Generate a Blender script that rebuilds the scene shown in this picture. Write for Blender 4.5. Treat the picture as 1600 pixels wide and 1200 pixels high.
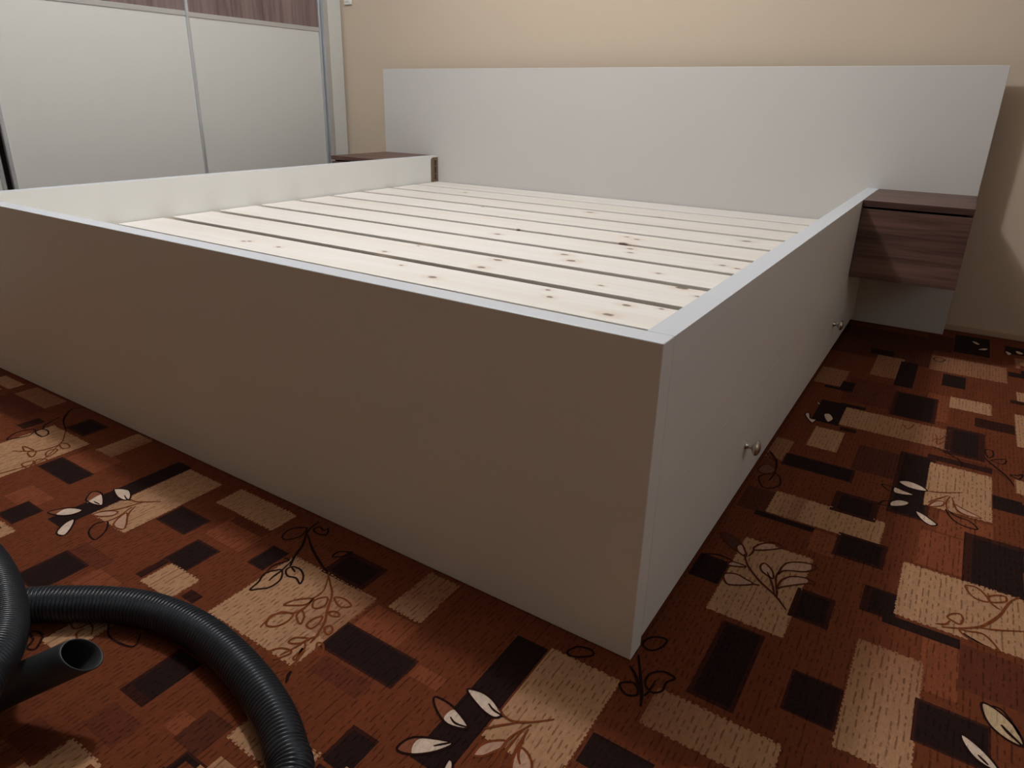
import bpy, bmesh, math, json
import numpy as np
from mathutils import Vector, Matrix, noise as mnoise

sc = bpy.context.scene
for o in list(bpy.data.objects):
    bpy.data.objects.remove(o)
col = sc.collection

# ------------------------------------------------------------------ camera
cam = bpy.data.cameras.new('camera'); cam_o = bpy.data.objects.new('camera', cam); col.objects.link(cam_o)
cam.sensor_width = 36.0; cam.lens = 1083.57 * 36 / 1600
cam.shift_x = 14.28 / 1600; cam.shift_y = -41.91 / 1600
cam.clip_start = 0.02
Rv = Vector((0.83430697, 0.55095109, 0.01961587)); Uv = Vector((-0.20784697, 0.28138933, 0.93681358)); Fv = Vector((-0.51061876, 0.7856672, -0.34927859))
m = Matrix.Identity(4)
for i in range(3):
    m[i][0] = Rv[i]; m[i][1] = Uv[i]; m[i][2] = -Fv[i]
m.translation = Vector((0.26681671, -0.76523016, 0.75794673))
cam_o.matrix_world = m
sc.camera = cam_o

# ------------------------------------------------------------------ world, lights, exposure
sc.view_settings.view_transform = 'Standard'; sc.view_settings.look = 'None'
sc.view_settings.gamma = 1.0; sc.view_settings.use_curve_mapping = False
sc.view_settings.exposure = 0.0
w = bpy.data.worlds.new('world'); sc.world = w; w.use_nodes = True
w.node_tree.nodes['Background'].inputs[0].default_value = (0.55, 0.72, 1.0, 1)
w.node_tree.nodes['Background'].inputs[1].default_value = 0.08

def light(name, kind, loc, energy, color, **kw):
    l = bpy.data.lights.new(name, kind); l.energy = energy; l.color = color
    for k, v in kw.items(): setattr(l, k, v)
    o = bpy.data.objects.new(name, l); col.objects.link(o); o.location = loc
    return o
# ceiling lamp above the bed
light('ceiling_lamp_light', 'POINT', (-1.20, 0.54, 2.41), 77.0, (0.965, 0.985, 1.02), shadow_soft_size=0.085)
# daylight through the window in the right wall
dl = light('window_daylight', 'AREA', (1.80, -0.05, 1.72), 5.5, (0.72, 0.87, 1.0), shape='RECTANGLE', size=1.3, size_y=1.0)
dl.rotation_euler = (math.radians(90), 0, math.radians(90))

# ------------------------------------------------------------------ node helpers
def newmat(name):
    mt = bpy.data.materials.new(name); mt.use_nodes = True
    nt = mt.node_tree
    return mt, nt, nt.nodes['Principled BSDF']
def nd(nt, t, **kw):
    n = nt.nodes.new(t)
    for k, v in kw.items(): setattr(n, k, v)
    return n
def mathn(nt, op, a, b=None, c=None, clamp=False):
    n = nd(nt, 'ShaderNodeMath', operation=op); n.use_clamp = clamp
    for i, v in enumerate((a, b, c)):
        if v is None: continue
        if isinstance(v, (int, float)): n.inputs[i].default_value = v
        else: nt.links.new(v, n.inputs[i])
    return n.outputs[0]
def mixc(nt, fac, a, b, blend='MIX'):
    n = nd(nt, 'ShaderNodeMix', data_type='RGBA', blend_type=blend)
    for sock, v in ((n.inputs[0], fac), (n.inputs[6], a), (n.inputs[7], b)):
        if isinstance(v, (int, float)): sock.default_value = v
        elif isinstance(v, tuple): sock.default_value = (*v[:3], 1)
        else: nt.links.new(v, sock)
    return n.outputs[2]
def coords(nt, scale, src='Position'):
    if src == 'Position': s = nd(nt, 'ShaderNodeNewGeometry').outputs['Position']
    else: s = nd(nt, 'ShaderNodeTexCoord').outputs[src]
    mp = nd(nt, 'ShaderNodeMapping'); mp.inputs['Scale'].default_value = scale
    nt.links.new(s, mp.inputs['Vector']); return mp.outputs[0]
def noise(nt, vec, scale=1.0, detail=2.0, rough=0.5):
    n = nd(nt, 'ShaderNodeTexNoise'); n.inputs['Scale'].default_value = scale
    n.inputs['Detail'].default_value = detail; n.inputs['Roughness'].default_value = rough
    nt.links.new(vec, n.inputs['Vector']); return n.outputs['Fac']
def ramp(nt, fac, stops):
    r = nd(nt, 'ShaderNodeMapRange', interpolation_type='SMOOTHSTEP')
    nt.links.new(fac, r.inputs[0])
    for i, v in enumerate(stops): r.inputs[1 + i].default_value = v
    return r.outputs[0]
def bump(nt, bsdf, h, strength, dist):
    b = nd(nt, 'ShaderNodeBump'); b.inputs['Strength'].default_value = strength; b.inputs['Distance'].default_value = dist
    nt.links.new(h, b.inputs['Height']); nt.links.new(b.outputs[0], bsdf.inputs['Normal'])

def plain(name, color, rough=0.5, metal=0.0, var=0.04, bscale=0, bstr=0.1, spec=0.5):
    mt, nt, b = newmat(name)
    n = noise(nt, coords(nt, (1, 1, 1)), 3.0, 3.0)
    dark = tuple(c * (1 - var) for c in color); lite = tuple(min(1, c * (1 + var)) for c in color)
    nt.links.new(mixc(nt, n, dark, lite), b.inputs['Base Color'])
    b.inputs['Roughness'].default_value = rough; b.inputs['Metallic'].default_value = metal
    b.inputs['Specular IOR Level'].default_value = spec
    if bscale:
        bump(nt, b, noise(nt, coords(nt, (1, 1, 1)), bscale, 3.0), bstr, 0.001)
    return mt

def wood(name, c0, c1, axis, freq=60.0, rough=0.45, c2=None):
    mt, nt, b = newmat(name)
    s = [freq] * 3; s['XYZ'.index(axis)] = freq * 0.045
    n1 = noise(nt, coords(nt, tuple(s)), 1.0, 6.0, 0.65)
    s2 = [v * 0.22 for v in s]
    n2 = noise(nt, coords(nt, tuple(s2)), 1.0, 3.0, 0.5)
    f = mathn(nt, 'MULTIPLY_ADD', n1, 0.6, mathn(nt, 'MULTIPLY', n2, 0.4))
    f = ramp(nt, f, (0.33, 0.67, 0.0, 1.0))
    c = mixc(nt, f, c0, c1)
    nt.links.new(c, b.inputs['Base Color']); b.inputs['Roughness'].default_value = rough
    bump(nt, b, n1, 0.15, 0.0006)
    return mt

M = {}
M['wall'] = plain('wall_paint', (0.60, 0.50, 0.385), 0.85, var=0.03, bscale=160, bstr=0.12)
M['wall_warm'] = plain('warm_bounce_wall_paint', (0.54, 0.40, 0.27), 0.85, var=0.03, bscale=160, bstr=0.12)  # unseen walls tinted deeper apricot, added to bounce warmer light into the shadows
M['ceiling'] = plain('ceiling_paint', (0.68, 0.65, 0.59), 0.9)
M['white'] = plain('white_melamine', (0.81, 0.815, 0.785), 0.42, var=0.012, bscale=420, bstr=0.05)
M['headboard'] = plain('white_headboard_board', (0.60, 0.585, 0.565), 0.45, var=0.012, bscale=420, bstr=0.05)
M['door_white'] = plain('white_door_panel', (0.62, 0.63, 0.60), 0.45, var=0.012, bscale=300, bstr=0.04)
M['alu'] = plain('brushed_aluminium', (0.62, 0.65, 0.68), 0.35, metal=0.75, var=0.05)
M['nickel'] = plain('satin_nickel', (0.62, 0.58, 0.52), 0.28, metal=1.0, var=0.05)
M['walnut_x'] = wood('walnut_cross_grain', (0.045, 0.020, 0.016), (0.185, 0.098, 0.075), 'X', 75)
M['walnut_z'] = wood('walnut_upright_grain', (0.10, 0.066, 0.064), (0.255, 0.185, 0.178), 'Z', 45)
M['dark'] = plain('dark_void', (0.02, 0.018, 0.017), 0.7)
M['brass'] = plain('bronze_steel', (0.22, 0.145, 0.095), 0.45, metal=0.4, var=0.15)
M['hose'] = plain('black_ribbed_plastic', (0.020, 0.025, 0.032), 0.30, var=0.1)
M['cuff'] = plain('black_smooth_plastic', (0.018, 0.019, 0.021), 0.5, var=0.2)
M['plastic'] = plain('white_plastic', (0.8, 0.8, 0.78), 0.4)
M['skirt'] = plain('painted_skirting', (0.50, 0.37, 0.25), 0.6, var=0.06)
M['batten'] = wood('rough_batten', (0.45, 0.33, 0.2), (0.6, 0.46, 0.3), 'Y')

# ------------------------------------------------------------------ mesh helpers
def link(name, me, mat, parent=None):
    o = bpy.data.objects.new(name, me); col.objects.link(o)
    if mat is not None: me.materials.append(mat)
    if parent is not None: o.parent = parent
    return o
def boxes(bm, *bs):
    for (x0, y0, z0, x1, y1, z1) in bs:
        v = [bm.verts.new(p) for p in ((x0,y0,z0),(x1,y0,z0),(x1,y1,z0),(x0,y1,z0),(x0,y0,z1),(x1,y0,z1),(x1,y1,z1),(x0,y1,z1))]
        for f in ((0,3,2,1),(4,5,6,7),(0,1,5,4),(1,2,6,5),(2,3,7,6),(3,0,4,7)): bm.faces.new([v[i] for i in f])
def box(name, mat, b, parent=None, bevel=0.0, seg=2, extra=()):
    bm = bmesh.new(); boxes(bm, b, *extra)
    if bevel: bmesh.ops.bevel(bm, geom=list(bm.edges), offset=bevel, segments=seg, affect='EDGES', profile=0.5)
    me = bpy.data.meshes.new(name); bm.to_mesh(me); bm.free()
    return link(name, me, mat, parent)
def empty(name, loc=(0, 0, 0)):
    o = bpy.data.objects.new(name, None); col.objects.link(o); o.location = loc; o.empty_display_size = 0.05
    return o
def tag(o, label, cat, group=None):
    o['label'] = label; o['category'] = cat
    if group: o['group'] = group
    return o
def struct(o): o['kind'] = 'structure'; return o
def at(parent, o):
    """parent o (built in world coordinates) under an empty that has only a translation"""
    o.parent = parent; o.matrix_parent_inverse = Matrix.Translation(-Vector(parent.location)); return o
def smooth(o):
    for p in o.data.polygons: p.use_smooth = True
    return o

# carpet print and slat knots, millimetres on the floor / metres on the slats
RECTS=[[398,215,476,318,"RB","RB","",0],[398,525,487,663,"RB","RB","",0],[324,504,398,632,"RL","RL","",0],[351,183,398,306,"RL","RL","",0],[8,508,63,603,"BR","BR","",0],[156,433,201,509,"RL","RL","",0],[291,1212,346,1419,"RL","RL","",0],[91,1216,217,1418,"RB","RB","",0],[-12,1648,279,1994,"BR","BR","",0],[255,1850,333,2044,"BR","BR","",0],[176,808,271,949,"BR","BR","",0],[351,639,441,722,"RL","RL","",0],[-1265,-161,-1152,-97,"RL","RL","",0],[-1742,-133,-1552,-64,"RB","RB","",0],[-773,-158,-674,-94,"RL","RL","",0],[-769,-107,-677,-83,"RB","RB","",0],[-1204,-307,-1114,-255,"RL","RL","",0],[-829,-366,-757,-319,"RL","RL","",0],[-922,-325,-827,-294,"RB","RB","",0],[-380,-172,-295,-119,"RL","RL","",0],[-245,-201,-197,-176,"RL","RL","",0],[-367,-273,-277,-240,"RB","RB","",0],[-537,-497,-470,-454,"RB","RB","",0],[-448,-440,-418,-412,"RL","RL","",0],[-422,-445,-374,-392,"BR","BR","",0],[-593,-561,-528,-521,"RB","RB","",0],[133,1477,209,1687,"T2","T2","",0],[200,1423,250,1663,"DK","DK","",0],[107,1691,176,1751,"DK","DK","",0],[279,1639,479,1793,"T2","T2","",0],[318,1507,377,1618,"DK","DK","",0],[335,1875,437,2098,"DK","DK","",0],[479,1963,550,2053,"DK","DK","",0],[505,1814,544,1922,"T2","T2","",0],[483,1715,539,1761,"DK","DK","",0],[4,1316,78,1464,"T2","T2","",0],[37,1287,111,1307,"DK","DK","",0],[75,1302,109,1370,"DK","DK","",0],[221,1194,311,1369,"DK","DK","",8],[345,1336,440,1423,"T1","T1","",0],[404,1234,489,1298,"DR","DR","",0],[492,1164,541,1386,"T1","T1","",0],[501,1493,553,1576,"T1","T1","",0],[484,1470,551,1499,"DR","DR","",0],[50,1029,115,1187,"DK","DK","",0],[96,1173,158,1195,"DK","DK","",0],[115,1042,358,1166,"T1","T2","x",0],[70,872,135,994,"T1","T1","",0],[121,1007,158,1030,"DR","DR","",0],[3,758,42,873,"T2","T2","",0],[45,745,182,799,"DK","DK","",5],[64,521,265,612,"T1","T1","",0],[63,520,122,612,"T1","T2","x",0],[46,496,155,514,"DK","DK","",0],[178,613,237,676,"DK","DK","",12],[204,454,272,520,"DK","DK","",8],[269,670,325,963,"DK","DK","",8],[315,964,442,994,"DR","DR","",0],[323,735,439,947,"T1","T1","",0],[360,1034,413,1180,"DK","DK","",14],[442,800,514,861,"DK","DK","",0],[483,901,518,965,"T1","T1","",0],[409,498,503,654,"DK","DK","",14],[259,313,310,387,"DR","DR","",0],[271,320,310,380,"DK","DK","",0],[308,335,482,493,"T1","T1","",0],[293,302,398,326,"DK","DK","",0],[269,16,354,239,"T1","T2","y",0],[203,41,263,116,"DK","DK","",4],[354,85,434,159,"DK","DK","",4],[55,176,172,407,"T1","T1","",0],[92,-1,144,158,"DK","DK","",6],[53,-90,215,-23,"T1","T2","-x",0],[1,242,52,314,"DK","DK","",0],[175,240,217,305,"DK","DK","",8],[-106,-222,3,-43,"T1","T1","",0],[-161,-298,-109,-48,"DK","DK","",0],[9,-188,93,-138,"DK","DK","",0],[-1887,-55,-1776,-18,"T1","T1","",0],[-1731,-60,-1571,-8,"T2","T2","",0],[-1525,-146,-1488,-97,"DR","DR","",0],[-1453,-282,-1289,-97,"T1","T1","",0],[-1412,-78,-1346,-33,"DK","DK","",8],[-1250,-100,-1188,-6,"T1","T2","x",0],[-1274,-210,-1147,-164,"DK","DK","",3],[-1051,-298,-1004,-28,"DK","DK","",0],[-1001,-240,-893,-35,"T1","T1","",0],[-884,-179,-802,-131,"DK","DK","",4],[-845,-81,-680,-23,"T1","T1","",0],[-764,-294,-747,-175,"DR","DR","",0],[-762,-239,-706,-178,"DK","DK","",4],[-741,-297,-663,-244,"T1","T1","",0],[-653,-284,-622,-264,"DR","DR","",0],[-637,-165,-601,-112,"DK","DK","",3],[-585,-280,-391,-110,"T1","T1","",0],[-488,-218,-390,-111,"T2","T1","-x",0],[-507,-102,-435,-55,"DK","DK","",10],[-361,-67,-301,-10,"T2","T2","",0],[-363,-112,-299,-66,"T1","T2","y",0],[-387,-230,-253,-177,"DK","DK","",4],[-250,-359,-205,-303,"DR","DR","",0],[-244,-361,-206,-309,"DK","DK","",0],[-368,-405,-252,-358,"T1","T1","",0],[-523,-564,-456,-516,"T1","T1","",0],[-551,-441,-498,-351,"DR","DR","",0],[-545,-427,-498,-351,"DK","DK","",0],[-388,-474,-354,-448,"DK","DK","",3],[-731,-454,-676,-374,"T1","T1","",0],[-1144,-341,-1089,-291,"DK","DK","",3],[-1114,-375,-1058,-351,"T1","T1","",0],[-920,-407,-852,-329,"DK","DK","",4]]
LEAVES=[["WH","BL",[[271,807],[289,820],[313,813],[325,798],[310,790],[287,792]]],["WH","BL",[[266,774],[284,769],[303,762],[284,751],[267,751]]],["WH","BL",[[266,705],[280,723],[298,722],[290,703],[268,687]]],["WH","BL",[[311,694],[325,690],[340,676],[350,663],[338,654],[322,668]]],["CR","ML",[[332,735],[344,763],[358,767],[353,747],[337,733]]],["CR","ML",[[373,772],[388,761],[405,752],[422,741],[399,737],[382,747]]],["","BL",[[362,738],[381,720],[403,715],[416,691],[394,689],[374,704]]],["WH","BL",[[-1053,-168],[-1026,-155],[-996,-169],[-997,-180],[-1018,-182],[-1041,-176]]],["HB","BL",[[-1062,-221],[-1079,-200],[-1057,-193],[-1016,-213],[-1029,-222],[-1048,-224]]],["WH","",[[-1050,-223],[-1054,-194],[-1017,-212],[-1043,-225]]],["HB","BL",[[-1074,-286],[-1059,-258],[-1029,-245],[-1029,-265],[-1048,-281]]],["WH","",[[-1057,-275],[-1057,-259],[-1029,-245],[-1029,-264],[-1050,-280]]],["WH","BL",[[-1009,-270],[-988,-285],[-972,-305],[-985,-312],[-998,-305],[-1011,-284]]],["CR","ML",[[-997,-242],[-991,-223],[-969,-210],[-964,-222],[-981,-238]]],["","BL",[[-945,-277],[-962,-257],[-956,-242],[-946,-241],[-924,-258],[-914,-282]]],["CR","ML",[[-934,-237],[-948,-217],[-948,-203],[-906,-231],[-915,-240]]],["WH","BL",[[-163,-176],[-147,-168],[-128,-169],[-110,-177],[-101,-184],[-109,-193],[-132,-190]]],["HB","BL",[[-192,-210],[-162,-209],[-126,-224],[-151,-235],[-178,-225]]],["WH","",[[-162,-227],[-156,-211],[-126,-224],[-151,-234]]],["HB","BL",[[-181,-299],[-174,-274],[-130,-253],[-138,-274],[-161,-295]]],["WH","",[[-167,-272],[-131,-254],[-139,-273],[-160,-294]]],["CR","ML",[[-98,-252],[-96,-231],[-78,-214],[-73,-221],[-79,-234],[-87,-247]]],["CR","ML",[[-49,-241],[-55,-228],[-56,-211],[-41,-214],[-29,-227],[-33,-243]]],["WH","BL",[[-115,-290],[-119,-275],[-112,-275],[-103,-291]]],["HD","DL",[[11,391],[30,367],[51,355],[71,346],[62,368],[49,385],[23,399]]],["CR","",[[50,368],[56,376],[70,347],[58,352]]],["","DL",[[75,379],[82,399],[101,419],[119,414],[108,399],[83,378]]],["CR","",[[81,382],[85,403],[105,413],[104,397]]],["CR","DL",[[53,275],[70,287],[87,283],[101,277],[82,260],[64,253]]],["CR","DL",[[99,335],[104,346],[119,333],[126,312],[116,314],[104,322]]],["","DL",[[130,328],[133,362],[145,379],[167,390],[183,387],[168,363],[138,346]]],["CR","",[[134,345],[137,371],[169,390],[171,366]]],["","DL",[[138,289],[139,315],[152,336],[174,345],[188,338],[175,329],[146,300]]],["CR","",[[146,301],[147,331],[173,343],[174,329]]],["CR","DL",[[51,305],[55,318],[79,318],[64,308]]],["","BL",[[-575,-211],[-580,-190],[-589,-171],[-582,-156],[-572,-149],[-555,-166],[-554,-189],[-566,-203]]],["","BL",[[-567,-144],[-565,-132],[-547,-130],[-529,-140],[-520,-155],[-537,-149],[-553,-153]]],["","BL",[[-649,-83],[-654,-59],[-633,-40],[-622,-64],[-634,-86]]],["","BL",[[-619,-35],[-615,-24],[-601,-28],[-598,-19],[-587,-35],[-605,-41]]],["","BL",[[-530,-73],[-532,-58],[-520,-50],[-509,-46],[-517,-64]]],["","ML",[[-502,-204],[-495,-185],[-475,-168],[-474,-184],[-488,-196]]],["","ML",[[-460,-182],[-470,-168],[-459,-153],[-448,-166],[-451,-178]]],["","ML",[[-449,-146],[-434,-140],[-413,-145],[-423,-156],[-436,-154]]],["","ML",[[-468,-207],[-468,-197],[-455,-204],[-447,-218],[-458,-215]]],["","ML",[[-438,-214],[-440,-200],[-432,-188],[-425,-202],[-427,-216]]],["","ML",[[-411,-202],[-406,-195],[-396,-201],[-396,-210],[-404,-209]]],["","ML",[[-488,-249],[-498,-230],[-476,-209],[-468,-223],[-473,-242]]],["","ML",[[-431,-175],[-421,-168],[-411,-173],[-423,-179]]],["","ML",[[-440,-283],[-433,-269],[-417,-263],[-413,-270],[-424,-287]]],["","ML",[[-433,-253],[-431,-242],[-413,-232],[-415,-244],[-426,-253]]],["","ML",[[-396,-231],[-386,-229],[-374,-243],[-384,-243]]],["","ML",[[-403,-270],[-403,-259],[-406,-250],[-397,-271]]],["","ML",[[379,373],[385,386],[396,393],[400,381],[396,365],[386,368]]],["","ML",[[396,349],[409,355],[429,360],[447,333],[434,330],[411,335]]],["","ML",[[401,480],[410,457],[422,451],[435,456],[427,476],[415,486]]],["","ML",[[433,466],[443,480],[457,486],[458,472],[445,460],[437,457]]],["","BL",[[2,41],[7,62],[28,71],[27,50],[16,36]]],["","BL",[[34,-27],[33,-7],[47,8],[65,6],[58,-8],[58,-26],[47,-36]]],["","BL",[[5,-47],[20,-35],[32,-46],[30,-55],[18,-59]]],["","BL",[[-83,-37],[-76,-19],[-57,-13],[-50,-22],[-70,-39]]],["","BL",[[17,643],[23,666],[43,687],[59,660],[59,630],[37,609]]],["T3","DL",[[5,685],[15,719],[36,707],[35,680],[16,671]]],["T3","DL",[[5,766],[9,776],[26,747],[17,754]]],["WH","BL",[[31,1052],[39,1067],[48,1035],[62,1033],[55,1009]]],["WH","BL",[[72,1080],[84,1093],[98,1065],[88,1038]]],["WH","BL",[[384,2037],[397,2040],[409,2014],[397,2009]]],["WH","BL",[[403,1947],[416,1973],[432,1979],[425,1954]]],["WH","BL",[[40,1159],[48,1155],[53,1143],[45,1145]]],["WH","BL",[[479,1980],[488,1983],[498,1962],[487,1944]]],["WH","BL",[[508,2007],[521,2007],[531,1986],[514,1977]]],["","BL",[[285,1754],[295,1774],[316,1762],[306,1733],[293,1731]]],["YW","BL",[[426,202],[438,203],[452,194],[464,180],[472,153],[457,151],[440,161],[430,177]]],["RL","BL",[[439,204],[452,194],[464,180],[468,169],[458,191],[449,204]]],["WH","BL",[[404,127],[412,126],[427,116],[440,102],[445,91],[434,90],[419,97],[407,114]]],["","BL",[[-1464,-192],[-1483,-161],[-1465,-132],[-1443,-155],[-1454,-181]]],["","BL",[[-1450,-137],[-1453,-123],[-1434,-118],[-1414,-127],[-1412,-140],[-1434,-141]]],["","ML",[[-1343,-135],[-1330,-125],[-1308,-131],[-1315,-143]]],["","ML",[[-1321,-175],[-1330,-161],[-1317,-152],[-1300,-180]]],["","ML",[[-1397,-188],[-1372,-184],[-1357,-184],[-1369,-196]]],["","ML",[[-1289,-212],[-1307,-199],[-1291,-187],[-1277,-203]]],["","ML",[[-1312,-228],[-1308,-206],[-1283,-227]]],["","ML",[[-1353,-198],[-1358,-188],[-1347,-183],[-1327,-200]]],["","BL",[[-760,-459],[-758,-452],[-741,-450],[-727,-460],[-720,-470],[-732,-475],[-742,-462]]],["","BL",[[427,1093],[440,1099],[443,1072],[433,1051]]],["","BL",[[439,1041],[465,1065],[466,1043],[456,1032]]],["","BL",[[473,985],[486,988],[497,1003],[490,972]]]]
LINES=[["BL",3.0,[[267,774],[243,773],[251,757],[267,748]]],["BL",3.0,[[267,707],[255,701],[247,680],[268,687]]],["ML",3.0,[[325,798],[348,806],[388,834]]],["ML",3.0,[[367,801],[361,769],[364,734]]],["ML",3.0,[[364,802],[346,775],[330,747]]],["ML",3.0,[[370,798],[375,771],[383,741],[401,734]]],["ML",3.0,[[-992,-172],[-970,-169],[-935,-142]]],["ML",3.0,[[-962,-166],[-975,-202],[-995,-231]]],["ML",3.0,[[-959,-180],[-948,-198],[-927,-217]]],["BL",2.5,[[-1014,-171],[-995,-176],[-987,-173]]],["BL",2.5,[[-1041,-217],[-1022,-216]]],["ML",3.0,[[-963,-185],[-951,-220],[-954,-246],[-943,-262]]],["BL",2.5,[[-126,-178],[-114,-183],[-95,-184]]],["BL",2.5,[[-155,-224],[-143,-228],[-124,-223]]],["BL",2.5,[[-146,-270],[-130,-253]]],["ML",3.0,[[-111,-178],[-88,-184],[-66,-173],[-41,-150]]],["ML",3.0,[[-61,-174],[-74,-209],[-72,-251]]],["ML",3.0,[[-61,-182],[-58,-218],[-49,-241]]],["ML",3.0,[[-80,-184],[-96,-200],[-108,-214]]],["ML",3.0,[[-61,-189],[-53,-219],[-43,-231]]],["ML",3.0,[[-66,-188],[-68,-225],[-61,-248]]],["DL",3.5,[[66,353],[81,322],[109,291],[140,268],[162,243]]],["DL",3.0,[[74,350],[77,365],[76,382]]],["DL",3.0,[[139,267],[128,296],[113,324]]],["DL",3.0,[[141,272],[130,313],[129,332]]],["DL",3.0,[[139,285],[143,263]]],["DL",3.0,[[101,277],[112,280]]],["BL",3.0,[[2,308],[26,323],[52,322]]],["BL",4,[[-630,-13],[-623,-46],[-599,-79],[-584,-111],[-573,-128],[-570,-134]]],["BL",4,[[-614,-54],[-574,-79],[-531,-99],[-502,-110]]],["ML",3.5,[[-502,-110],[-476,-129],[-457,-144],[-436,-174],[-421,-193],[-409,-219],[-405,-237]]],["BL",3.0,[[-565,-134],[-550,-139]]],["BL",3.0,[[-568,-179],[-571,-166],[-572,-149],[-578,-124]]],["BL",3.0,[[-596,-124],[-584,-124],[-594,-147],[-591,-164]]],["ML",3.0,[[-497,-114],[-476,-144],[-475,-168],[-470,-185],[-474,-208],[-493,-218],[-495,-242],[-491,-258]]],["ML",3.0,[[-413,-213],[-407,-221],[-413,-234],[-417,-260],[-422,-278]]],["ML",3.0,[[-413,-239],[-401,-252],[-394,-272],[-388,-289]]],["BL",4,[[-386,-289],[-383,-296],[-375,-307]]],["ML",3.0,[[-394,-272],[-394,-288],[-400,-300]]],["ML",4,[[477,498],[463,472],[450,429],[437,400],[422,376],[397,355],[374,343]]],["ML",3.0,[[364,345],[377,352],[383,366]]],["BL",4,[[401,345],[415,338],[432,331],[446,330],[447,336]]],["ML",3.0,[[422,374],[444,383],[480,404]]],["ML",3.0,[[433,480],[437,454],[450,442]]],["BL",4,[[44,-67],[35,-42],[5,18]]],["BL",4,[[38,-49],[17,-21],[3,-9]]],["BL",3.0,[[39,-49],[43,-41],[44,-13]]],["BL",4,[[5,788],[29,749],[40,690],[38,645]]],["BL",4,[[448,175],[456,165],[472,150]]],["BL",3,[[423,104],[434,94]]],["BL",4,[[-1500,-6],[-1512,-24],[-1482,-55],[-1451,-74],[-1400,-93]]],["BL",4,[[-1489,-64],[-1472,-105],[-1450,-121]]],["ML",3.0,[[-1401,-94],[-1350,-126],[-1338,-152],[-1350,-182],[-1392,-212]]],["ML",3.0,[[-1343,-135],[-1306,-178],[-1293,-208],[-1300,-252],[-1307,-272]]],["ML",3.0,[[-685,-427],[-703,-420],[-704,-408]]],["ML",3.0,[[-735,-413],[-717,-417],[-711,-409],[-708,-398],[-694,-401],[-683,-409]]],["BL",3.0,[[-684,-382],[-661,-395],[-634,-395],[-609,-386],[-626,-366]]],["BL",4,[[320,1042],[352,1022],[377,997],[385,975]]],["DL",3,[[348,1005],[386,1004],[440,994],[472,953]]],["BL",4,[[426,1046],[433,1030],[466,974],[480,929]]],["ML",3.0,[[318,1072],[327,1094],[331,1058],[349,1102]]],["ML",3.0,[[323,1123],[332,1090],[348,1133]]],["ML",3.0,[[250,1137],[263,1113],[276,1155]]]]
KNOTS=[[-1.439,0.482,1],[-1.426,0.493,1],[-1.299,0.49,1],[-1.032,0.628,1],[-0.886,0.531,0.7],[-0.747,0.483,1.5],[-1.011,0.747,0.7],[-0.716,0.638,1.5],[-0.731,0.734,1.5],[-0.623,0.903,1.6],[-0.572,0.846,1.6],[-0.936,1.039,1.4],[-0.934,1.159,1],[-0.833,1.153,1],[-0.471,0.549,0.8],[-0.438,0.5,1.1],[-0.394,0.659,0.8],[-1.614,1.792,1.2],[-1.309,1.49,1],[-0.914,1.638,1.6],[-0.563,1.159,2],[-0.598,1.262,1],[-0.555,1.243,1.2],[-0.511,1.093,1.2],[-0.489,1.042,1],[-0.331,0.854,1],[-0.279,0.541,1.2],[-0.208,0.56,0.7],[-0.28,0.457,1.5],[-0.183,0.703,0.8],[-0.23,1.045,1.2],[-0.188,1.032,0.9],[-0.671,1.708,1.2],[-0.422,1.7,0.8],[-0.263,1.886,1.2],[-0.273,1.434,1.8],[-0.234,0.753,1.8]]
HOSE1=[(-0.2318, -0.4205, 0.027), (-0.2743, -0.39, 0.027), (-0.3238, -0.3663, 0.027), (-0.395, -0.3457, 0.027), (-0.477, -0.3326, 0.027), (-0.5532, -0.3316, 0.027), (-0.6227, -0.3436, 0.027), (-0.683, -0.3684, 0.027), (-0.7408, -0.405, 0.027), (-0.7848, -0.439, 0.027)]
HOSE2=[(-0.5093, -0.6069, 0.155), (-0.538, -0.5788, 0.145), (-0.5859, -0.5437, 0.13), (-0.6559, -0.5106, 0.115), (-0.7589, -0.4779, 0.103), (-0.8586, -0.4609, 0.098), (-0.9546, -0.4591, 0.095)]
CUFF1=(-0.5275, -0.4815, 0.105)
CUFF0=(-0.6608, -0.5795, 0.0222)


# ------------------------------------------------------------------ dimensions
W = 2.0225; H = 0.4857; L = 2.06; T = 0.0373; SZ = 0.360; WY = 2.155; HBH = 0.887; HBR = 0.2955
XW = -2.683; XR = 1.75; YF = -3.2; XL = -3.32; ZC = 2.62
WIN = (-0.75, 0.65, 1.18, 2.26)

# ------------------------------------------------------------------ room
def catmull(pts, n=6, closed=False):
    P = [np.array(p, float) for p in pts]; N = len(P); out = []
    rng = range(N) if closed else range(N - 1)
    for i in rng:
        if closed: p0, p1, p2, p3 = P[i-1], P[i], P[(i+1) % N], P[(i+2) % N]
        else: p0, p1, p2, p3 = P[max(i-1,0)], P[i], P[i+1], P[min(i+2,N-1)]
        for k in range(n):
            t = k / n
            out.append(0.5*((2*p1)+(-p0+p2)*t+(2*p0-5*p1+4*p2-p3)*t*t+(-p0+3*p1-3*p2+p3)*t**3))
    if not closed: out.append(P[-1])
    return out

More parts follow.
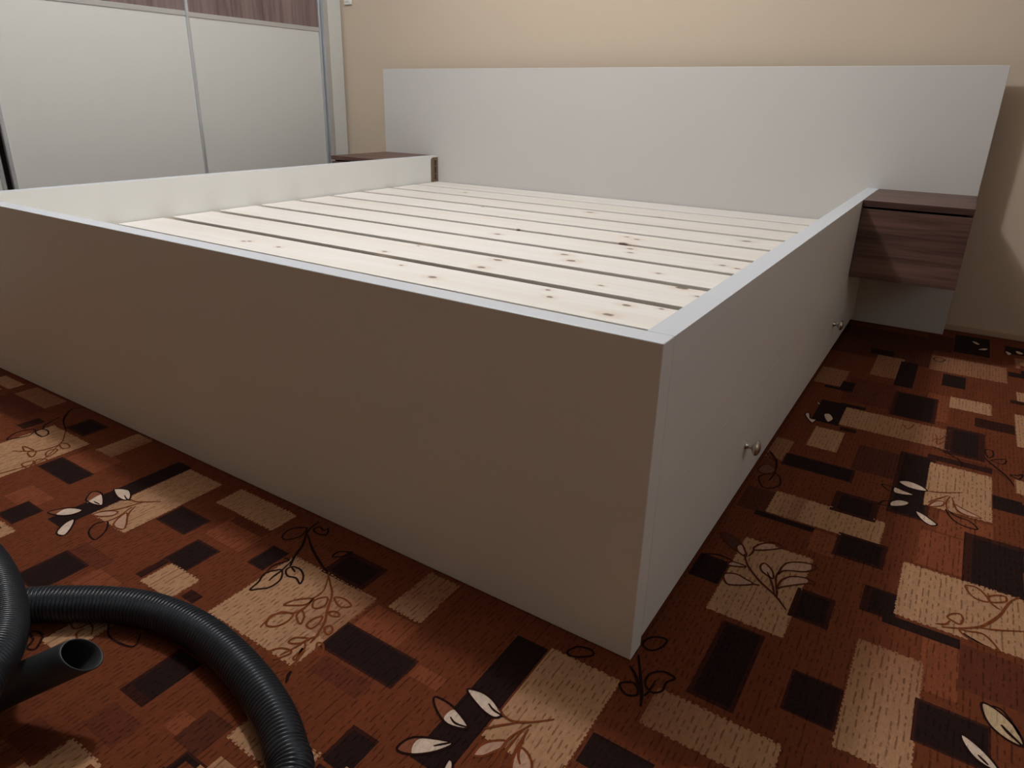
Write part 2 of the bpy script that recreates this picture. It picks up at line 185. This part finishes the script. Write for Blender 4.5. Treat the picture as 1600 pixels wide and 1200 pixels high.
CC = {'T1': (.50,.295,.140), 'T2': (.340,.165,.075), 'T3': (.20,.086,.042), 'RU': (.165,.056,.021), 'RL': (.235,.088,.036), 'RB': (.122,.040,.018),
      'BR': (.090,.031,.016), 'DR': (.050,.016,.010), 'DK': (.026,.013,.011), 'WH': (.80,.66,.46), 'CR': (.56,.36,.22), 'YW': (.62,.48,.25),
      'HB': (.24,.105,.055), 'HD': (.085,.04,.03), 'BL': (.018,.006,.004), 'ML': (.20,.066,.018), 'DL': (.09,.024,.010)}
CC = {k: np.array(v) * (np.array((.82, .75, .84)) if k in ('T1','T2','T3','WH','CR','YW') else np.array((.87, .64, .60)) * (.75 if k in ('DK','DR') else 1)) for k, v in CC.items()}
FRAME = np.array([(-2.055, 0.03), (-0.552, -0.584), (0.471, 0.115), (0.583, 3.587)])
def in_frame(p):
    p = np.asarray(p, float).reshape(-1, 2); ok = np.ones(len(p), bool)
    for i in range(3):
        a, b = FRAME[i], FRAME[i+1]
        ok &= ((b[0]-a[0])*(p[:,1]-a[1]) - (b[1]-a[1])*(p[:,0]-a[0])) > 0
    return ok
def known(p):
    p = np.asarray(p, float).reshape(-1, 2)
    bed = (p[:,0] > -2.03) & (p[:,0] < 0.005) & (p[:,1] > -0.005)
    return in_frame(p) & ~bed & (p[:,1] < 1.75) & (p[:,0] > -1.75)
# the carpet print repeats on this lattice
LATT = [(i*0.891 + j*0.441, j*0.982) for j in range(-4, 5) for i in range(-6, 7)]
LATT.sort(key=lambda v: v[0]**2 + v[1]**2)
def carpet_mesh():
    X0, X1, Y0, Y1 = XL, XR, YF, WY
    gx = {X0, X1}; gy = {Y0, Y1}
    for r in RECTS:
        h = r[7]
        for e in (0, h): 
            gx |= {r[0]/1e3 - e/1e3, r[2]/1e3 + e/1e3}; gy |= {r[1]/1e3 - e/1e3, r[3]/1e3 + e/1e3}
    gx |= set(np.arange(X0, X1, 0.045)); gy |= set(np.arange(Y0, Y1, 0.045))
    def clean(s, a, b):
        s = sorted(v for v in s if a <= v <= b); o = [s[0]]
        for v in s[1:]:
            if v - o[-1] > 0.0011: o.append(v)
        o[-1] = b; return np.array(o)
    gx = clean(gx, X0, X1); gy = clean(gy, Y0, Y1); nx, ny = len(gx), len(gy)
    VX, VY = np.meshgrid(gx, gy)
    verts = np.stack([VX.ravel(), VY.ravel(), np.zeros(nx*ny)], 1)
    ii, jj = np.meshgrid(np.arange(nx-1), np.arange(ny-1)); ii = ii.ravel(); jj = jj.ravel()
    faces = np.stack([jj*nx+ii, jj*nx+ii+1, (jj+1)*nx+ii+1, (jj+1)*nx+ii], 1)
    cor = verts[faces][:, :, :2].copy(); cen = cor.mean(1)
    todo = ~in_frame(cen); off = np.zeros((len(cen), 2))
    for v in LATT[1:]:
        q = cen[todo] - np.array(v); k = known(q)
        idx = np.where(todo)[0][k]; off[idx] = v; todo[idx] = False
    cor -= off[:, None]; cen = cen - off
    colr = np.tile(CC['RU'], (len(cen), 4, 1))
    def paint(x0, y0, x1, y1, ca, cb, ax):
        mk = (cen[:,0] > x0) & (cen[:,0] < x1) & (cen[:,1] > y0) & (cen[:,1] < y1)
        if not mk.any(): return
        c = cor[mk]
        if ax.endswith('x'): t = (c[:,:,0]-x0)/(x1-x0)
        elif ax.endswith('y'): t = (c[:,:,1]-y0)/(y1-y0)
        else: t = np.zeros(c.shape[:2])
        if ax.startswith('-'): t = 1 - t
        t = np.clip(t, 0, 1)[:,:,None]
        colr[mk] = ca*(1-t) + cb*t
    for x0, y0, x1, y1, a, b, ax, h in RECTS:
        x0, y0, x1, y1 = x0/1e3, y0/1e3, x1/1e3, y1/1e3
        if h:
            e = h/1e3; paint(x0-e, y0-e, x1+e, y1+e, CC['DR']*1.25, CC['DR']*1.25, '')
        paint(x0, y0, x1, y1, CC[a], CC[b], ax)
    V = [tuple(v) for v in verts]; Fc = [tuple(f) for f in faces]; C4 = [c for c in colr.reshape(-1, 3)]
    weave = [1.0] * len(C4)
    def poly(pts, z, c):
        n0 = len(V)
        V.extend((p[0], p[1], z) for p in pts); Fc.append(tuple(range(n0, n0+len(pts)))); C4.extend([c]*len(pts)); weave.extend([0.25]*len(pts))
    def ribbon(pts, w, z, c, closed):
        n = len(pts); n0 = len(V)
        for i in range(n):
            a = pts[i-1] if (closed or i) else pts[i]; b = pts[(i+1) % n] if (closed or i < n-1) else pts[i]
            d = b - a; d = d/(np.linalg.norm(d)+1e-9); nn = np.array((-d[1], d[0]))*w/2*(1 if closed else (0.55+0.45*(1-abs(2*i/(n-1)-1))))
            V.append((*(pts[i]+nn), z)); V.append((*(pts[i]-nn), z))
        for i in range(n if closed else n-1):
            j = (i+1) % n
            Fc.append((n0+2*i, n0+2*i+1, n0+2*j+1, n0+2*j)); C4.extend([c]*4); weave.extend([0.2]*4)
    def ccw(p):
        a = sum(p[i-1][0]*p[i][1]-p[i][0]*p[i-1][1] for i in range(len(p))); return p if a > 0 else p[::-1]
    # frayed woven edges of the light patches
    rng = np.random.default_rng(5)
    for ri, (x0, y0, x1, y1, a, b2, ax, h) in enumerate(RECTS):
        if a not in ('T1', 'T2', 'T3'): continue
        later = [(r[0]/1e3 - .004, r[1]/1e3 - .004, r[2]/1e3 + .004, r[3]/1e3 + .004) for r in RECTS[ri+1:]]
        def hid(x, y): return any(l[0] < x < l[2] and l[1] < y < l[3] for l in later)
        x0, y0, x1, y1 = x0/1e3, y0/1e3, x1/1e3, y1/1e3
        def cc(x, y):
            t = (x-x0)/(x1-x0) if ax.endswith('x') else (y-y0)/(y1-y0) if ax.endswith('y') else 0
            if ax.startswith('-'): t = 1-t
            t = min(max(t, 0), 1); return CC[a]*(1-t) + CC[b2]*t
        for horiz in (0, 1):
            lo, hi = (x0, x1) if horiz else (y0, y1)
            for side in (0, 1):
                p = lo
                while p < hi - .003:
                    wd_ = rng.uniform(.0025, .006); d = rng.uniform(.001, .0035 if horiz else .0018)
                    q = min(p + wd_, hi)
                    if horiz:
                        e = y1 if side else y0; e2 = e + (d if side else -d); c0 = cc((p+q)/2, e)
                        if not hid((p+q)/2, e): poly([(p, min(e, e2)), (q, min(e, e2)), (q, max(e, e2)), (p, max(e, e2))], 0.00015, c0)
                    else:
                        e = x1 if side else x0; e2 = e + (d if side else -d); c0 = cc(e, (p+q)/2)
                        if not hid(e, (p+q)/2): poly([(min(e, e2), p), (max(e, e2), p), (max(e, e2), q), (min(e, e2), q)], 0.00015, c0)
                    p = q + rng.uniform(.001, .006)
    k = 0
    for v in LATT:
        home = v == (0.0, 0.0) or (abs(v[0]) < 1e-9 and abs(v[1]) < 1e-9); v = np.array(v)
        for kind, seq in (('leaf', LEAVES), ('line', LINES)):
            for e in seq:
                pts = np.array(e[2], float)/1e3 + v; c = pts.mean(0)
                if not home:
                    if in_frame(pts).any() or not (X0+.1 < c[0] < X1-.1 and Y0+.1 < c[1] < Y1-.1): continue
                    if -2 < c[0] < 0 and c[1] > 0: continue
                    if v[0]**2+v[1]**2 > 4.5: continue
                k += 1; dz = (k % 40)*2e-6
                if kind == 'leaf':
                    cv = ccw([np.array(p) for p in catmull(pts, 5, True)])
                    if e[0]: poly(cv, 0.0003+dz, CC[e[0]])
                    if e[1]: ribbon(cv, 0.0034, 0.0006+dz, CC[e[1]], True)
                else:
                    ribbon([np.array(p) for p in catmull(pts, 5)], e[1]*0.0013, 0.0006+dz, CC[e[0]], False)
    me = bpy.data.meshes.new('floor'); me.from_pydata(V, [], Fc)
    at_ = me.color_attributes.new('carpet_colour', 'FLOAT_COLOR', 'CORNER')
    arr = np.ones((len(C4), 4), np.float32); arr[:, :3] = np.array(C4); arr[:, 3] = weave
    at_.data.foreach_set('color', arr.ravel())
    return me

mt, nt, b = newmat('patterned_carpet')
ca = nd(nt, 'ShaderNodeVertexColor', layer_name='carpet_colour')
px = nd(nt, 'ShaderNodeSeparateXYZ'); nt.links.new(nd(nt, 'ShaderNodeNewGeometry').outputs['Position'], px.inputs[0])
wx = mathn(nt, 'MULTIPLY_ADD', noise(nt, coords(nt, (14, 20, 1)), 1.0, 2.0), 4.0, mathn(nt, 'MULTIPLY', px.outputs['X'], 2*math.pi/0.0078))
rows = ramp(nt, mathn(nt, 'SINE', wx), (0.35, 0.9, 0.0, 1.0))
seg = ramp(nt, noise(nt, coords(nt, (130, 75, 1)), 1.0, 1.0, 0.5), (0.47, 0.58, 0.0, 1.0))
dash = mathn(nt, 'MULTIPLY', rows, seg)
spots = noise(nt, coords(nt, (260, 120, 1)), 1.0, 1.0, 0.5)
streak = noise(nt, coords(nt, (90, 5, 1)), 1.0, 3.0, 0.5)
fine = noise(nt, coords(nt, (700, 700, 1)), 1.0, 2.0, 0.6)
dk = mathn(nt, 'MULTIPLY', dash, mathn(nt, 'MULTIPLY', ca.outputs['Alpha'], 0.62))
c1 = mixc(nt, dk, ca.outputs['Color'], mixc(nt, 1.0, ca.outputs['Color'], (0.30, 0.22, 0.17), 'MULTIPLY'))
vfac = mathn(nt, 'ADD', mathn(nt, 'MULTIPLY', streak, 0.5), mathn(nt, 'MULTIPLY', spots, 0.5))
vfac = mathn(nt, 'ADD', mathn(nt, 'MULTIPLY', vfac, 0.8), mathn(nt, 'MULTIPLY', fine, 0.35))
vfac = mathn(nt, 'ADD', vfac, 0.43)
vm = nd(nt, 'ShaderNodeVectorMath', operation='SCALE'); nt.links.new(c1, vm.inputs[0]); nt.links.new(vfac, vm.inputs['Scale'])
nt.links.new(vm.outputs[0], b.inputs['Base Color']); b.inputs['Roughness'].default_value = 0.95
b.inputs['Specular IOR Level'].default_value = 0.15
hh = mathn(nt, 'ADD', mathn(nt, 'MULTIPLY', fine, 0.5), mathn(nt, 'SUBTRACT', spots, mathn(nt, 'MULTIPLY', dash, 0.5)))
bump(nt, b, hh, 0.7, 0.002)
floor = struct(link('floor', carpet_mesh(), mt))

struct(box('ceiling', M['ceiling'], (XL, YF, ZC, XR, WY, ZC + 0.1)))
struct(box('wall_back', M['wall'], (XL - 0.1, WY, -0.1, XR + 0.1, WY + 0.12, ZC)))
struct(box('wall_front', M['wall_warm'], (XL - 0.1, YF - 0.12, -0.1, XR + 0.1, YF, ZC)))
struct(box('wall_left', M['wall_warm'], (XL - 0.12, YF, -0.1, XL, WY, ZC)))
y0, y1, z0, z1 = WIN
struct(box('wall_right', M['wall_warm'], (XR, YF, -0.1, XR + 0.25, y0, ZC), extra=((XR, y1, -0.1, XR + 0.25, WY, ZC), (XR, y0, -0.1, XR + 0.25, y1, z0), (XR, y0, z1, XR + 0.25, y1, ZC))))
win = struct(box('window_1', M['plastic'], (XR + 0.12, y0, z0, XR + 0.19, y0 + 0.06, z1), extra=((XR + 0.12, y1 - 0.06, z0, XR + 0.19, y1, z1), (XR + 0.12, y0 + .06, z0, XR + 0.19, y1 - .06, z0 + 0.06), (XR + 0.12, y0 + .06, z1 - 0.06, XR + 0.19, y1 - .06, z1))))
struct(box('baseboard_back', M['skirt'], (XW, WY - 0.014, 0.0, XR, WY, 0.024), bevel=0.003))

# ------------------------------------------------------------------ wardrobe with sliding doors
wd = empty('sliding_wardrobe', (XW, 0.8, 0)); tag(wd, 'tall white sliding door wardrobe with silver frames and dark wood upper panels', 'wardrobe')
at(wd, box('carcass', M['door_white'], (XL + .004, -0.46, 0.0, XW - 0.10, -0.44, 2.4), extra=((XL + .004, -0.44, 2.38, XW + 0.0, 2.11, 2.4), (XL + .004, -0.44, 0.0, XW - .006, 2.11, 0.05), (XL + .004, -0.44, 0.05, XL + .014, 2.11, 2.38))))
at(wd, box('filler_panel', M['door_white'], (XW - 0.6, 2.046, 0.0, XW, WY - 0.016, 2.4), bevel=0.001))
tr = box('side_track', M['alu'], (XW - 0.03, 2.014, 0.05, XW + 0.003, 2.0455, 2.38), bevel=0.002); at(wd, tr)
ZS = 1.073
for k, (a, c, xo) in enumerate(((-0.41, 0.417, -0.022), (0.431, 1.242, 0.0), (1.236, 2.012, -0.022))):
    x = XW + xo
    d = box('door', M['dark'], (x - 0.014, a + .01, 0.055, x - 0.010, c - .01, 2.375)); at(wd, d)
    def sub(name, mat, bb, bevel=0.0):
        o = box(name, mat, bb, bevel=bevel); o.parent = d; o.matrix_parent_inverse = Matrix.Identity(4); return o
    sub('lower_panel', M['door_white'], (x - 0.010, a + 0.012, 0.06, x - 0.003, c - 0.012, ZS - 0.010))
    sub('upper_panel', M['walnut_z'], (x - 0.010, a + 0.012, ZS + 0.010, x - 0.003, c - 0.012, 2.37))
    sub('middle_rail', M['alu'], (x - 0.010, a + 0.012, ZS - 0.010, x + 0.001, c - 0.012, ZS + 0.010), 0.002)
    sub('stile', M['alu'], (x - 0.014, a, 0.055, x + 0.006, a + 0.014, 2.375), 0.003)
    sub('stile', M['alu'], (x - 0.014, c - 0.014, 0.055, x + 0.006, c, 2.375), 0.003)

# ------------------------------------------------------------------ light switch near the corner
sw = empty('light_switch', (-2.64, WY, 1.24)); tag(sw, 'small white light switch on the beige wall beside the wardrobe', 'light switch')
at(sw, box('cover_plate', M['plastic'], (-2.662, WY - 0.010, 1.201, -2.610, WY - 0.001, 1.29), bevel=0.003))
at(sw, box('rocker', M['plastic'], (-2.653, WY - 0.014, 1.213, -2.619, WY - 0.009, 1.278), bevel=0.002))

# ------------------------------------------------------------------ bed
bed = empty('bed', (-W / 2, L / 2, 0)); tag(bed, 'large white bed frame without mattress, bare pine slats and wide plain headboard', 'bed')
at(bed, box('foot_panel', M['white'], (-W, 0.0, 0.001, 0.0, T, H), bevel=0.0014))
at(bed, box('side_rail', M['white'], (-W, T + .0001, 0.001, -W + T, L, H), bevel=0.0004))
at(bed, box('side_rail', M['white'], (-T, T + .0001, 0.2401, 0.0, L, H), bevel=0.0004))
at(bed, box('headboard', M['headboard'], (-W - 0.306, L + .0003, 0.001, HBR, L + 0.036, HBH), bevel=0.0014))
at(bed, box('ledger', M['batten'], (-W + T, T + .001, 0.295, -W + T + 0.03, L, SZ - 0.02)))
at(bed, box('ledger', M['batten'], (-T - 0.03, T + .001, 0.295, -T, L, SZ - 0.02)))
at(bed, box('centre_beam', M['batten'], (-W / 2 - 0.02, T + .001, 0.001, -W / 2 + 0.02, L, SZ - 0.02)))
M['top_sheen'] = plain('white_board_top_sheen', (0.70, 0.735, 0.79), 0.38, var=0.012)  # bluish reflected sheen on the upward board faces, put into the colour
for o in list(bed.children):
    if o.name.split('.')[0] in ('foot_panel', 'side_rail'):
        o.data.materials.append(M['top_sheen'])
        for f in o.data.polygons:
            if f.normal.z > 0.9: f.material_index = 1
# drawers under the right rail
def knob_mesh():
    prof = [(0.0, 0.0075), (0.0015, 0.0078), (0.003, 0.0062), (0.007, 0.0044), (0.0115, 0.0042), (0.0145, 0.0068), (0.0165, 0.0115), (0.0195, 0.0150), (0.0225, 0.0155), (0.0255, 0.0138), (0.0278, 0.0095), (0.0290, 0.0045), (0.0293, 0.0)]
    bm = bmesh.new(); n = 24; rings = []
    for x, r in prof:
        rings.append([bm.verts.new((x, r * math.cos(2*math.pi*i/n), r * math.sin(2*math.pi*i/n))) for i in range(n)] if r > 0 else [bm.verts.new((x, 0, 0))])
    for p, q in zip(rings, rings[1:]):
        for i in range(n):
            if len(q) == 1: bm.faces.new((p[i], p[(i+1) % n], q[0]))
            else: bm.faces.new((p[i], p[(i+1) % n], q[(i+1) % n], q[i]))
    me = bpy.data.meshes.new('knob'); bm.to_mesh(me); bm.free()
    for f in me.polygons: f.use_smooth = True
    me.materials.append(M['nickel']); return me
km = knob_mesh()
for ya, yb in ((T + 0.0004, 1.0444), (1.0450, L - .001)):
    dr = box('drawer', M['white'], (-0.019, ya, 0.017, 0.0, yb, 0.2396), bevel=0.0003); at(bed, dr)
    kb = bpy.data.objects.new('knob', km); col.objects.link(kb); kb.parent = dr
    kb.location = (0.0002, (0.540 if ya < 1 else 1.533), 0.1187); kb['label'] = 'round satin nickel drawer knob'
    bx = box('drawer_box', M['batten'], (-0.55, ya + .03, 0.03, -0.0195, yb - .03, 0.19)); bx.parent = dr

# slats
mt, nt, b = newmat('pine_slat')
g1 = noise(nt, coords(nt, (2.2, 75, 20)), 1.0, 5.0, 0.6)
g2 = noise(nt, coords(nt, (0.7, 16, 6)), 1.0, 2.0, 0.5)
inf = nd(nt, 'ShaderNodeObjectInfo')
f = mathn(nt, 'MULTIPLY_ADD', g1, 0.55, mathn(nt, 'MULTIPLY', g2, 0.45))
base = mixc(nt, ramp(nt, f, (0.35, 0.68, 0.0, 1.0)), (0.88, 0.855, 0.82), (0.82, 0.765, 0.70))
base = mixc(nt, mathn(nt, 'MULTIPLY', inf.outputs['Random'], 0.16), base, (0.78, 0.66, 0.54))
pos = nd(nt, 'ShaderNodeNewGeometry').outputs['Position']
kf = None
for kx, ky, ks in KNOTS:
    s = nd(nt, 'ShaderNodeVectorMath', operation='SUBTRACT'); nt.links.new(pos, s.inputs[0]); s.inputs[1].default_value = (kx, ky, 0.36)
    s2 = nd(nt, 'ShaderNodeVectorMath', operation='MULTIPLY'); nt.links.new(s.outputs[0], s2.inputs[0]); s2.inputs[1].default_value = (0.62 / ks, 0.95 / ks, 0.3)
    ln = nd(nt, 'ShaderNodeVectorMath', operation='LENGTH'); nt.links.new(s2.outputs[0], ln.inputs[0])
    kf = ln.outputs['Value'] if kf is None else mathn(nt, 'MINIMUM', kf, ln.outputs['Value'])
wob = noise(nt, coords(nt, (1, 1, 1)), 90.0, 2.0)
kf = mathn(nt, 'ADD', kf, mathn(nt, 'MULTIPLY', mathn(nt, 'SUBTRACT', wob, 0.5), 0.006))
ring = ramp(nt, kf, (0.006, 0.020, 0.25, 0.0)); core = ramp(nt, kf, (0.003, 0.0068, 0.85, 0.0))
base = mixc(nt, ring, base, (0.62, 0.42, 0.26)); base = mixc(nt, core, base, (0.13, 0.075, 0.045))
nt.links.new(base, b.inputs['Base Color']); b.inputs['Roughness'].default_value = 0.6
bump(nt, b, g1, 0.12, 0.0008)
M['pine'] = mt
for k in range(11):
    ya = 0.419 + 0.185 * (k - 2); yb = ya + 0.1555
    j = 0.0022 * math.sin(k * 2.3)
    if k == 10: yb = L - 0.003
    s = box('slat', M['pine'], (-W + T + 0.006, ya + j, SZ - 0.0195 , -T - 0.006, yb + j * 0.4, SZ + 0.0004 * math.sin(k * 1.7)), bevel=0.0016)
    at(bed, s)
# perforated steel bracket on the inner face of the left rail
bm = bmesh.new(); pr = []
x0, x1 = -W + T + 0.0002, -W + T + 0.004
ya, yb, za, zb, r = 2.008, 2.0595, SZ + 0.001, 0.4780, 0.016
pts = [(ya, za), (yb, za), (yb, zb)] + [(ya + r - r * math.sin(t), zb - r + r * math.cos(t)) for t in np.linspace(0, math.pi / 2, 6)]
va = [bm.verts.new((x0, p[0], p[1])) for p in pts]; vb = [bm.verts.new((x1, p[0], p[1])) for p in pts]
bm.faces.new(va[::-1]); bm.faces.new(vb)
for i in range(len(pts)): bm.faces.new((va[i], va[(i+1) % len(pts)], vb[(i+1) % len(pts)], vb[i]))
bmesh.ops.recalc_face_normals(bm, faces=bm.faces)
me = bpy.data.meshes.new('bracket'); bm.to_mesh(me); bm.free()
br = link('bracket', me, M['brass']); at(bed, br); br['label'] = 'bronze coloured bracket plate with three slots'
for zc, hh_ in ((0.452, 0.013), (0.418, 0.016), (0.384, 0.013)):
    sl = box('slot', M['dark'], (x1 - 0.001, 2.0335, zc - hh_, x1 + 0.0004, 2.0445, zc + hh_)); sl.parent = br
    e = box('rib', M['brass'], (x1 - 0.001, 2.026, zc - hh_ - .002, x1 + 0.0025, 2.030, zc + hh_ + .002)); e.parent = br

# ------------------------------------------------------------------ bedside cabinets hung on the headboard
def bedside(xa, xb, label):
    r = empty('bedside_cabinet', ((xa + xb) / 2, L - 0.19, 0.243)); tag(r, label, 'bedside cabinet', 'walnut bedside cabinets hung on the headboard')
    yf = L - 0.387
    at(r, box('top_panel', M['walnut_x'], (xa, yf, H - 0.0185, xb, L - .0005, H), bevel=0.0008))
    at(r, box('body', M['walnut_x'], (xa + .0005, yf + 0.024, 0.250, xa + 0.016, L - .001, H - 0.019), extra=((xb - 0.016, yf + 0.024, 0.250, xb - .0005, L - .001, H - 0.019), (xa + 0.016, yf + 0.024, 0.250, xb - 0.016, L - .001, 0.266), (xa + 0.016, L - 0.012, 0.266, xb - 0.016, L - .001, H - 0.019))))
    at(r, box('drawer_front', M['walnut_x'], (xa + .0008, yf + 0.004, 0.243, xb - .0008, yf + 0.0225, H - 0.0255), bevel=0.001))
    return r
bedside(0.0008, HBR - .0005, 'dark walnut bedside cabinet on the near side of the bed, below the right headboard end')
bedside(-W - 0.306, -W - 0.0008, 'dark walnut bedside cabinet between the wardrobe and the far side of the bed')

# ------------------------------------------------------------------ vacuum hose
def resample(pts, step):
    P = np.array(catmull(pts, 24)); d = np.r_[0, np.cumsum(np.linalg.norm(np.diff(P, axis=0), axis=1))]
    n = int(d[-1] / step); s = np.linspace(0, d[-1], n + 1)
    return np.stack([np.interp(s, d, P[:, k]) for k in range(3)], 1)
def sweep(name, P, R, nseg, mat, parent, cap=False):
    T_ = np.gradient(P, axis=0); T_ /= np.linalg.norm(T_, axis=1)[:, None]
    u = np.cross(T_[0], (0, 0, 1)); u /= np.linalg.norm(u); V = []; Fc = []
    ang = np.linspace(0, 2*np.pi, nseg, endpoint=False)
    for i in range(len(P)):
        u = u - T_[i] * (u @ T_[i]); u /= np.linalg.norm(u); v = np.cross(T_[i], u)
        V.extend((P[i] + R[i] * (math.cos(a) * u + math.sin(a) * v)) for a in ang)
    for i in range(len(P) - 1):
        for k in range(nseg):
            q = (k + 1) % nseg; Fc.append((i*nseg+k, i*nseg+q, (i+1)*nseg+q, (i+1)*nseg+k))
    me = bpy.data.meshes.new(name); me.from_pydata([tuple(v) for v in V], [], Fc)
    bm = bmesh.new(); bm.from_mesh(me); bmesh.ops.recalc_face_normals(bm, faces=bm.faces); bm.to_mesh(me); bm.free()
    return smooth(link(name, me, mat, parent))
hz = empty('vacuum_hose', (0, 0, 0)); tag(hz, 'black corrugated vacuum cleaner hose coiled on the patterned carpet', 'vacuum hose')
path = [(-.10, -.95, .027), (-.12, -.72, .027), (-.17, -.53, .027)] + HOSE1 + [(-.855, -.515, .030), (-.895, -.61, .06), (-.865, -.71, .10), (-.77, -.75, .135), (-.66, -.71, .155), (-.59, -.645, .16)] + HOSE2 + [(-1.02, -.47, .088), (-1.10, -.56, .066), (-1.12, -.70, .04), (-1.06, -.84, .028), (-.95, -.86, .027), (-.83, -.74, .026), (-.745, -.645, .021), CUFF0]
pitch = 0.0061
P = resample(path, pitch / 8)
prof = [0.0266 - 0.0036 * (1 - abs(math.sin(math.pi * (q + .5) / 8))) ** 1.2 for q in range(8)]
sweep('ribbed_tube', P, [prof[i % 8] for i in range(len(P))], 24, M['hose'], hz)
ca_ = np.array(CUFF0); cb_ = np.array(CUFF1); dirn = (cb_ - ca_) / np.linalg.norm(cb_ - ca_); Lc = np.linalg.norm(cb_ - ca_)
stn = [(-0.012, .0275), (-0.012, .0285), (0.012, .0285), (0.016, .0245), (Lc*.5, .0235), (Lc - .004, .0228), (Lc - .001, .0226), (Lc, .0218), (Lc - .001, .0206), (Lc - .01, .0200), (Lc*.5, .0200), (0.0, .0195), (-0.004, .0003)]
sweep_P = np.array([ca_ + dirn * s for s, _ in stn])
def lathe_along(name, st, o0, dv, mat, parent, n=36):
    u = np.cross(dv, (0, 0, 1)); u /= np.linalg.norm(u); v = np.cross(u, dv); V = []; Fc = []
    for s, r in st:
        for k in range(n):
            a = 2*math.pi*k/n; sk = 0.55 * r * math.sin(a) * (1 if s > Lc - .012 else 0)
            V.append(tuple(o0 + dv*(s - sk) + r*(math.cos(a)*u + math.sin(a)*v)))
    for i in range(len(st)-1):
        for k in range(n):
            q = (k+1) % n; Fc.append((i*n+k, i*n+q, (i+1)*n+q, (i+1)*n+k))
    me = bpy.data.meshes.new(name); me.from_pydata(V, [], Fc)
    bm = bmesh.new(); bm.from_mesh(me); bmesh.ops.recalc_face_normals(bm, faces=bm.faces); bm.to_mesh(me); bm.free()
    return smooth(link(name, me, mat, parent))
cf = lathe_along('end_cuff', stn, ca_, dirn, M['cuff'], hz); cf['label'] = 'smooth open end cuff'
